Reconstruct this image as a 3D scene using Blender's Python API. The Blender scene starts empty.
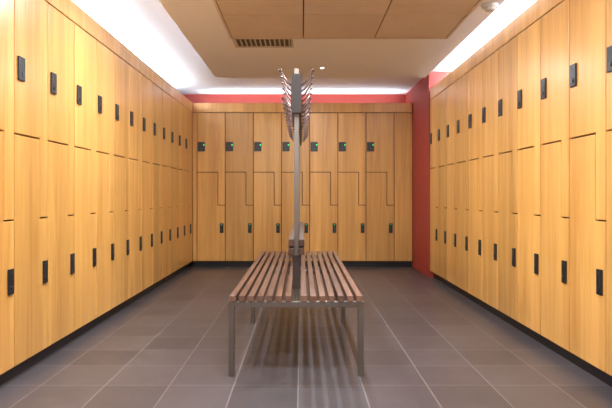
import bpy, bmesh, math
from mathutils import Vector
S=bpy.context.scene
S.view_settings.view_transform='Standard'
S.view_settings.look='None'
F=560.0
# ---------------- materials
def newmat(n):
    m=bpy.data.materials.new(n); m.use_nodes=True
    nt=m.node_tree; b=nt.nodes['Principled BSDF']; return m,nt,b
def simple(n,c,r=.5,met=0,em=None,es=0,noise=0):
    m,nt,b=newmat(n)
    b.inputs['Base Color'].default_value=(*c,1); b.inputs['Roughness'].default_value=r; b.inputs['Metallic'].default_value=met
    if em: b.inputs['Emission Color'].default_value=(*em,1); b.inputs['Emission Strength'].default_value=es
    if noise:
        t=nt.nodes.new('ShaderNodeTexCoord'); nz=nt.nodes.new('ShaderNodeTexNoise'); nz.inputs['Scale'].default_value=noise
        nz.inputs['Detail'].default_value=4
        bp=nt.nodes.new('ShaderNodeBump'); bp.inputs['Strength'].default_value=.06; bp.inputs['Distance'].default_value=.01
        nt.links.new(t.outputs['Object'],nz.inputs['Vector']); nt.links.new(nz.outputs['Fac'],bp.inputs['Height']); nt.links.new(bp.outputs['Normal'],b.inputs['Normal'])
    return m
def wood(n,c1,c2,rough=.35,scale=(22,22,1.0),var=.18,coat=.15):
    m,nt,b=newmat(n); N=nt.nodes; L=nt.links
    tc=N.new('ShaderNodeTexCoord'); geo=N.new('ShaderNodeNewGeometry')
    add=N.new('ShaderNodeVectorMath'); add.operation='ADD'
    mul=N.new('ShaderNodeVectorMath'); mul.operation='SCALE'; mul.inputs[0].default_value=(3.1,7.7,13.3)
    L.new(geo.outputs['Random Per Island'],mul.inputs['Scale'])
    L.new(tc.outputs['Object'],add.inputs[0]); L.new(mul.outputs[0],add.inputs[1])
    mp=N.new('ShaderNodeMapping'); mp.inputs['Scale'].default_value=scale; L.new(add.outputs[0],mp.inputs['Vector'])
    n1=N.new('ShaderNodeTexNoise'); n1.inputs['Scale'].default_value=1; n1.inputs['Detail'].default_value=5; n1.inputs['Roughness'].default_value=.6; n1.inputs['Distortion'].default_value=.8
    L.new(mp.outputs[0],n1.inputs['Vector'])
    n2=N.new('ShaderNodeTexNoise'); n2.inputs['Scale'].default_value=.22; n2.inputs['Detail'].default_value=2
    L.new(mp.outputs[0],n2.inputs['Vector'])
    mixf=N.new('ShaderNodeMath'); mixf.operation='ADD'; L.new(n1.outputs['Fac'],mixf.inputs[0]); L.new(n2.outputs['Fac'],mixf.inputs[1])
    half=N.new('ShaderNodeMath'); half.operation='MULTIPLY'; half.inputs[1].default_value=.5; L.new(mixf.outputs[0],half.inputs[0])
    cr=N.new('ShaderNodeValToRGB'); cr.color_ramp.elements[0].position=.38; cr.color_ramp.elements[1].position=.60
    cr.color_ramp.elements[0].color=(*c2,1); cr.color_ramp.elements[1].color=(*c1,1); L.new(half.outputs[0],cr.inputs[0])
    hs=N.new('ShaderNodeHueSaturation'); L.new(cr.outputs[0],hs.inputs['Color'])
    mr=N.new('ShaderNodeMapRange'); mr.inputs['To Min'].default_value=1-var; mr.inputs['To Max'].default_value=1+var*.6
    L.new(geo.outputs['Random Per Island'],mr.inputs['Value']); L.new(mr.outputs[0],hs.inputs['Value'])
    L.new(hs.outputs[0],b.inputs['Base Color'])
    b.inputs['Roughness'].default_value=rough; b.inputs['Coat Weight'].default_value=coat; b.inputs['Coat Roughness'].default_value=.25
    return m
M_wood=wood('locker_maple',(.78,.435,.122),(.58,.29,.07),rough=.36,var=.18,coat=.18)
M_slat=wood('bench_hardwood',(.20,.105,.068),(.105,.052,.035),.4,(40,2,40),.25)
M_back=wood('backrest_hardwood',(.085,.042,.028),(.05,.024,.016),.45,(40,2,40),.2,0)
M_tile=wood('ceiling_wood_tile',(.70,.60,.52),(.64,.54,.46),.6,(6,6,6),.10,0)
M_dark=simple('locker_gap_shadow_wood',(.10,.04,.012),.7)
M_black=simple('black_plinth',(.012,.012,.014),.45)
M_lock=simple('lock_plastic',(.015,.016,.02),.35)
M_key=simple('lock_button',(.06,.065,.07),.3,.6)
M_green=simple('lock_led',(.02,.5,.12),.4,0,(.05,1,.25),.9)
M_off=simple('lock_led_off',(.03,.09,.05),.3)
M_steel=simple('bench_steel',(.25,.225,.20),.38,1)
M_hook=simple('hook_metal',(.12,.07,.062),.35,.4)
M_rail=simple('dark_fitting',(.028,.018,.016),.5)
M_white=simple('ceiling_plaster',(.92,.93,.97),.85,noise=60)
M_red=simple('red_paint',(.36,.042,.028),.6,noise=60)
M_vent=simple('vent_white_metal',(.55,.5,.47),.5)
M_trim=simple('downlight_trim',(.85,.85,.85),.4)
M_det=simple('detector_plastic',(.62,.62,.60),.4)
M_lamp=simple('downlight_lens',(1,1,1),.4,0,(1,.97,.93),12)
M_led=simple('led_strip_diffuser',(1,1,1),.4,0,(1,.97,.95),6)
# floor
def floor_mat():
    m,nt,b=newmat('floor_porcelain_tile'); N=nt.nodes; L=nt.links
    tc=N.new('ShaderNodeTexCoord'); mp=N.new('ShaderNodeMapping'); mp.inputs['Location'].default_value=(.02,.1,0)
    L.new(tc.outputs['Object'],mp.inputs[0])
    br=N.new('ShaderNodeTexBrick'); br.offset=0; br.squash=1
    for k,v in (('Scale',1),('Mortar Size',.0032),('Mortar Smooth',.1),('Bias',0),('Brick Width',.34),('Row Height',.34)): br.inputs[k].default_value=v
    br.inputs['Color1'].default_value=(.062,.055,.060,1); br.inputs['Color2'].default_value=(.090,.080,.086,1); br.inputs['Mortar'].default_value=(.20,.185,.185,1)
    L.new(mp.outputs[0],br.inputs['Vector'])
    nz=N.new('ShaderNodeTexNoise'); nz.inputs['Scale'].default_value=7; nz.inputs['Detail'].default_value=8; L.new(tc.outputs['Object'],nz.inputs[0])
    mr=N.new('ShaderNodeMapRange'); mr.inputs['To Min'].default_value=.75; mr.inputs['To Max'].default_value=1.25; L.new(nz.outputs['Fac'],mr.inputs[0])
    hs=N.new('ShaderNodeHueSaturation'); L.new(br.outputs['Color'],hs.inputs['Color']); L.new(mr.outputs[0],hs.inputs['Value'])
    L.new(hs.outputs[0],b.inputs['Base Color'])
    b.inputs['Roughness'].default_value=.34; b.inputs['Specular IOR Level'].default_value=.5
    bp=N.new('ShaderNodeBump'); bp.inputs['Strength'].default_value=.3; bp.inputs['Distance'].default_value=.003; bp.invert=True
    L.new(br.outputs['Fac'],bp.inputs['Height']); L.new(bp.outputs[0],b.inputs['Normal'])
    return m
M_floor=floor_mat()
# ---------------- mesh helpers
class B:
    def __init__(s): s.bm=bmesh.new()
    def box(s,x0,x1,y0,y1,z0,z1):
        vs=[s.bm.verts.new((x,y,z)) for x in(x0,x1) for y in(y0,y1) for z in(z0,z1)]
        for f in((0,1,3,2),(4,6,7,5),(0,4,5,1),(2,3,7,6),(0,2,6,4),(1,5,7,3)): s.bm.faces.new([vs[i] for i in f])
        return s
    def poly(s,pts,y0,y1): # pts in xz
        a=[s.bm.verts.new((x,y0,z)) for x,z in pts]; b=[s.bm.verts.new((x,y1,z)) for x,z in pts]
        s.bm.faces.new(a); s.bm.faces.new(b[::-1]); n=len(pts)
        for i in range(n): s.bm.faces.new((a[i],b[i],b[(i+1)%n],a[(i+1)%n]))
        return s
    def cyl(s,c,r,h,axis='Z',seg=20,r2=None):
        r2=r if r2 is None else r2
        def P(ca,sa,rr,t):
            return {'Z':(c[0]+rr*ca,c[1]+rr*sa,c[2]+t),'Y':(c[0]+rr*ca,c[1]+t,c[2]+rr*sa),'X':(c[0]+t,c[1]+rr*ca,c[2]+rr*sa)}[axis]
        A=[];C=[]
        for i in range(seg):
            a=2*math.pi*i/seg; A.append(s.bm.verts.new(P(math.cos(a),math.sin(a),r,-h/2))); C.append(s.bm.verts.new(P(math.cos(a),math.sin(a),r2,h/2)))
        s.bm.faces.new(A); s.bm.faces.new(C[::-1])
        for i in range(seg): s.bm.faces.new((A[i],C[i],C[(i+1)%seg],A[(i+1)%seg]))
        return s
    def tube(s,pts,r,seg=8):
        rings=[]
        for i,p in enumerate(pts):
            p=Vector(p); t=(Vector(pts[min(i+1,len(pts)-1)])-Vector(pts[max(i-1,0)])).normalized()
            u=t.cross(Vector((0,1,0))).normalized(); v=t.cross(u)
            rings.append([s.bm.verts.new(p+u*r*math.cos(a)+v*r*math.sin(a)) for a in [2*math.pi*k/seg for k in range(seg)]])
        for a,b in zip(rings,rings[1:]):
            for k in range(seg): s.bm.faces.new((a[k],a[(k+1)%seg],b[(k+1)%seg],b[k]))
        s.bm.faces.new(rings[0]); s.bm.faces.new(rings[-1][::-1])
        return s
    def obj(s,name,mat,parent=None,bevel=0,smooth=False):
        bmesh.ops.recalc_face_normals(s.bm,faces=s.bm.faces)
        me=bpy.data.meshes.new(name); s.bm.to_mesh(me); s.bm.free()
        me.materials.append(mat)
        if smooth:
            for p in me.polygons: p.use_smooth=True
        o=bpy.data.objects.new(name,me); S.collection.objects.link(o)
        if parent: o.parent=parent
        if bevel:
            md=o.modifiers.new('bevel','BEVEL'); md.width=bevel; md.segments=2; md.limit_method='ANGLE'
        return o
def empty(name,loc=(0,0,0),rz=0):
    e=bpy.data.objects.new(name,None); e.location=loc; e.rotation_euler=(0,0,rz); e.empty_display_size=.2; S.collection.objects.link(e); return e
# ---------------- room shell
XL,XR,YF,YB,ZC=-2.06,2.10,-1.6,8.42,2.53
B().box(XL-.1,XR+.1,YF-.1,YB+.1,-.1,0).obj('floor',M_floor)
B().box(XL-.1,XR+.1,YF-.1,YB+.1,ZC,ZC+.1).obj('ceiling',M_white)
B().box(XL-.1,XL,YF,YB,0,ZC).obj('wall_left',M_white)
B().box(XR,XR+.1,YF,YB,0,ZC).obj('wall_right',M_white)
B().box(XL-.1,XR+.1,YB,YB+.1,0,ZC).obj('wall_back',M_red)
B().box(XL-.1,XR+.1,YF-.1,YF,0,ZC).obj('wall_front',M_white)
B().box(1.56,XR,6.875,YB,0,ZC).obj('wall_red_return',M_red)
ZD=2.40
B().box(-1.03,1.46,YF,6.64,ZD,ZC).obj('ceiling_dropped',M_white,bevel=.004)
# ---------------- lockers
W=.397; g=.009; ZT=2.17; ZM=1.34; ZS=.875; ZB=.085; TOP=2.31; ST=.095
def bank(loc,rz,start,n,x0,x1,depth=.5,led=True):
    e=empty('locker_bank',loc,rz)
    B().box(x0,x1,.022,depth,.07,TOP-.002).obj('carcass',M_dark,e)
    B().box(x0,x1,.05,depth,0,.07).obj('plinth',M_black,e)
    up=B(); lo=B(); fr=B(); lk=B(); bt=B(); ld=B()
    hw=.05 if led else .034
    for i in range(n):
        a=start+i*W+g/2; b=start+(i+1)*W-g/2; c=b-ST
        up.poly([(a,ZM),(c,ZM),(c,ZS),(b,ZS),(b,ZT),(a,ZT)],0,.02)
        lo.poly([(a,ZB),(b,ZB),(b,ZS-g),(c-g,ZS-g),(c-g,ZM-g),(a,ZM-g)],0,.02)
        cx=a+.058
        lk.box(cx-hw,cx+hw,-.012,-.0005,1.63,1.76)
        bt.cyl((cx+.004,-.014,1.665),.012,.006,'Y')
        ld.box(cx+hw-.024,cx+hw-.006,-.0135,-.0118,1.708,1.73) if led else ld.box(cx+hw-.016,cx+hw-.006,-.0135,-.0118,1.735,1.747)
        for r in range(2):
            for q in range(2): bt.box(cx-.020+q*.016,cx-.010+q*.016,-.0132,-.0118,1.70+r*.018,1.71+r*.018)
        cx=b-.045
        lk.box(cx-.025,cx+.025,-.012,-.0005,.48,.615)
        bt.cyl((cx,-.014,.515),.012,.006,'Y')
        ld.box(cx-.005,cx+.005,-.0135,-.0118,.59,.6)
        for r in range(3):
            for q in range(2): bt.box(cx-.015+q*.018,cx-.005+q*.018,-.0132,-.0118,.535+r*.016,.545+r*.016)
    fr.box(x0,x1,0,.02,ZT+g,TOP)
    s0,s1=start,start+n*W
    if s0-x0>.012: fr.box(x0,s0-g/2,0,.02,ZB,ZT)
    if x1-s1>.012: fr.box(s1+g/2,x1,0,.02,ZB,ZT)
    up.obj('doors_upper',M_wood,e,.003); lo.obj('doors_lower',M_wood,e,.003); fr.obj('face_panels',M_wood,e,.002)
    lk.obj('locks',M_lock,e,.003); bt.obj('lock_buttons',M_key,e); ld.obj('lock_leds',M_green if led else M_off,e)
    return e
bank((0,7.89,0),0,-1.479,7,-1.535,1.552)
bank((-1.54,0,0),math.pi/2,-.97,22,-.97,7.885,led=False)
bank((1.57,6.865,0),-math.pi/2,0,20,0,7.94,led=False)
# ---------------- cove lights on locker tops
def cove(loc,rz,length,power):
    e=empty('cove_light',loc,rz)
    B().box(-length/2,length/2,-.03,.03,0,.02).obj('housing',M_trim,e)
    B().box(-length/2,length/2,-.022,.022,.02,.028).obj('diffuser',M_led,e)
    l=bpy.data.lights.new('cove_lamp','AREA'); l.shape='RECTANGLE'; l.size=length; l.size_y=.05; l.energy=power; l.color=(.83,.905,1)
    o=bpy.data.objects.new('cove_lamp',l); o.location=(0,0,.034); o.rotation_euler=(math.pi,0,0); o.parent=e; S.collection.objects.link(o)
cove((-1.88,3.4,TOP),math.pi/2,8.6,165)
cove((1.91,2.9,TOP),math.pi/2,7.8,165)
cove((0,8.2,TOP),0,2.9,9)
# ---------------- wood ceiling panel
e=empty('ceiling_wood_panel')
t=B(); x0=-.6125; tw=.624; td=.64
for c in range(3):
    for r in range(9):
        t.box(x0+c*tw+.005,x0+(c+1)*tw-.005,4.9-(r+1)*td+.005,4.9-r*td-.005,ZD-.018,ZD-.003)
t.obj('tiles',M_tile,e,.002)
f=B(); xe=x0+3*tw; ye=4.9-9*td
f.box(x0-.02,x0-.001,ye,4.92,ZD-.02,ZD-.0005).box(xe+.001,xe+.02,ye,4.92,ZD-.02,ZD-.0005).box(x0-.001,xe+.001,4.901,4.92,ZD-.02,ZD-.0005)
f.obj('edge_trim',M_tile,e)
B().box(x0,xe,ye,4.9,ZD-.0028,ZD-.0005).obj('backing',M_dark,e)
# vent
e=empty('ceiling_vent',(-.35,5.09,ZD))
f=B().box(-.27,.27,-.15,-.13,-.012,-.0005).box(-.27,.27,.13,.15,-.012,-.0005).box(-.27,-.25,-.13,.13,-.012,-.0005).box(.25,.27,-.13,.13,-.012,-.0005)
for i in range(12): f.box(-.25+i*.0435,-.25+.012+i*.0435,-.13,.13,-.012,-.002)
f.obj('grille',M_vent,e); B().box(-.25,.25,-.13,.13,-.0015,-.0004).obj('duct_dark',M_black,e)
# downlights: small far fitting is in view, the rows are added for light
def down(x,y,z,p,r=.05,size=.1):
    e=empty('downlight',(x,y,z))
    b=B()
    bm=b.bm; n=28; R=[]
    for rr,zz in ((r*1.35,-.0005),(r*1.35,-.006),(r,-.008),(r,-.0005)):
        R.append([bm.verts.new((rr*math.cos(2*math.pi*k/n),rr*math.sin(2*math.pi*k/n),zz)) for k in range(n)])
    for a,c in zip(R,R[1:]+R[:1]):
        for k in range(n): bm.faces.new((a[k],a[(k+1)%n],c[(k+1)%n],c[k]))
    b.obj('trim_ring',M_trim,e); B().cyl((0,0,-.002),r*.98,.003,seg=28).obj('lens',M_lamp,e)
    l=bpy.data.lights.new('downlight_lamp','AREA'); l.shape='DISK'; l.size=size; l.energy=p; l.color=(.93,.96,1)
    o=bpy.data.objects.new('downlight_lamp',l); o.location=(0,0,-.012); o.parent=e; S.collection.objects.link(o)
down(.22,6.1,ZD,18,.02,.04)
for y in (3.8,2.2,.6): down(.24,y,ZD-.018,36,.05,.16)  # centre row out of view, added to light the room and bench
for y in (3.8,2.2,.6): down(-.82,y,ZD,28,.05,.16)  # left row, likewise unseen and added to brighten the room
# smoke detector
b=B().cyl((1.375,4.1,ZD-.0115),.055,.022,r2=.06).cyl((1.375,4.1,ZD-.034),.03,.022,r2=.045)
b.obj('smoke_detector',M_det,smooth=False)
# ---------------- bench
cx=-.033; e=empty('locker_room_bench',(cx,0,0)); Y0,Y1=3.09,5.6; HW=.375
s=B()
PY=(3.33,4.41,5.45)
for sd in(-1,1):
    for i in range(7):
        a=.026+i*.0512; x=[sd*a,sd*(a+.034)]; s.box(min(x),max(x),Y0,Y1,.415,.45)
s.obj('seat_slats',M_slat,e,.003)
fr=B(); q=.032
for y in (Y0+.012,4.41,Y1-.045):
    for sd in(-1,1):
        x=sorted((sd*HW,sd*(HW-q))); fr.box(x[0],x[1],y,y+q,0,.4145)
    fr.box(-HW+q,HW-q,y,y+q,.383,.4145)
for sd in(-1,1):
    x=sorted((sd*HW,sd*(HW-q)))
    fr.box(x[0],x[1],Y0+.012+q,4.41,.383,.4145).box(x[0],x[1],4.41+q,Y1-.045,.383,.4145)
fr.obj('steel_frame',M_steel,e,.002)
p=B()
for y in PY: p.box(-.014,.014,y,y+.032,.39,1.76)
p.box(-.014,.014,3.33,5.482,.383,.392)
p.obj('posts',M_steel,e,.002)
w=B()
for sd in(-1,1):
    for z0,z1 in((.655,.695),(.705,.745)):
        x=sorted((sd*.0145,sd*.047)); w.box(x[0],x[1],3.28,5.53,z0,z1)
w.obj('back_rails',M_back,e,.003)
w=B()
for sd in(-1,1):
    for z0,z1 in((1.50,1.56),(1.64,1.70)):
        x=sorted((sd*.0145,sd*.029)); w.box(x[0],x[1],3.295,5.53,z0,z1)
w.box(-.031,.031,3.27,3.2945,1.485,1.715)
w.obj('hook_rails',M_rail,e,.003)
w=B()
for y in PY: w.box(-.0235,.0235,y-.016,y-.0005,.451,.65)
w.obj('post_blocks',M_rail,e,.002)
h=B()
for sd in(-1,1):
    for i in range(12):
        y=3.32+i*.19
        h.tube([(sd*.029,y,1.655),(sd*.052,y,1.672),(sd*.096,y,1.745)],.0058)
        h.tube([(sd*.029,y,1.53),(sd*.048,y,1.53),(sd*.084,y,1.58)],.0053)
        h.cyl((sd*.096,y,1.745),.0088,.012); h.cyl((sd*.084,y,1.58),.0078,.01)
h.obj('coat_hooks',M_hook,e,smooth=True)
# ---------------- camera
c=bpy.data.cameras.new('camera'); c.sensor_width=36; c.lens=F/612*36; c.shift_x=4/612; c.shift_y=-8/612; c.clip_start=.05
o=bpy.data.objects.new('camera',c); o.location=(0,0,1); o.rotation_euler=(math.pi/2,0,0); S.collection.objects.link(o); S.camera=o
w=bpy.data.worlds.new('world'); S.world=w; w.use_nodes=True; w.node_tree.nodes['Background'].inputs[0].default_value=(.5,.5,.5,1)
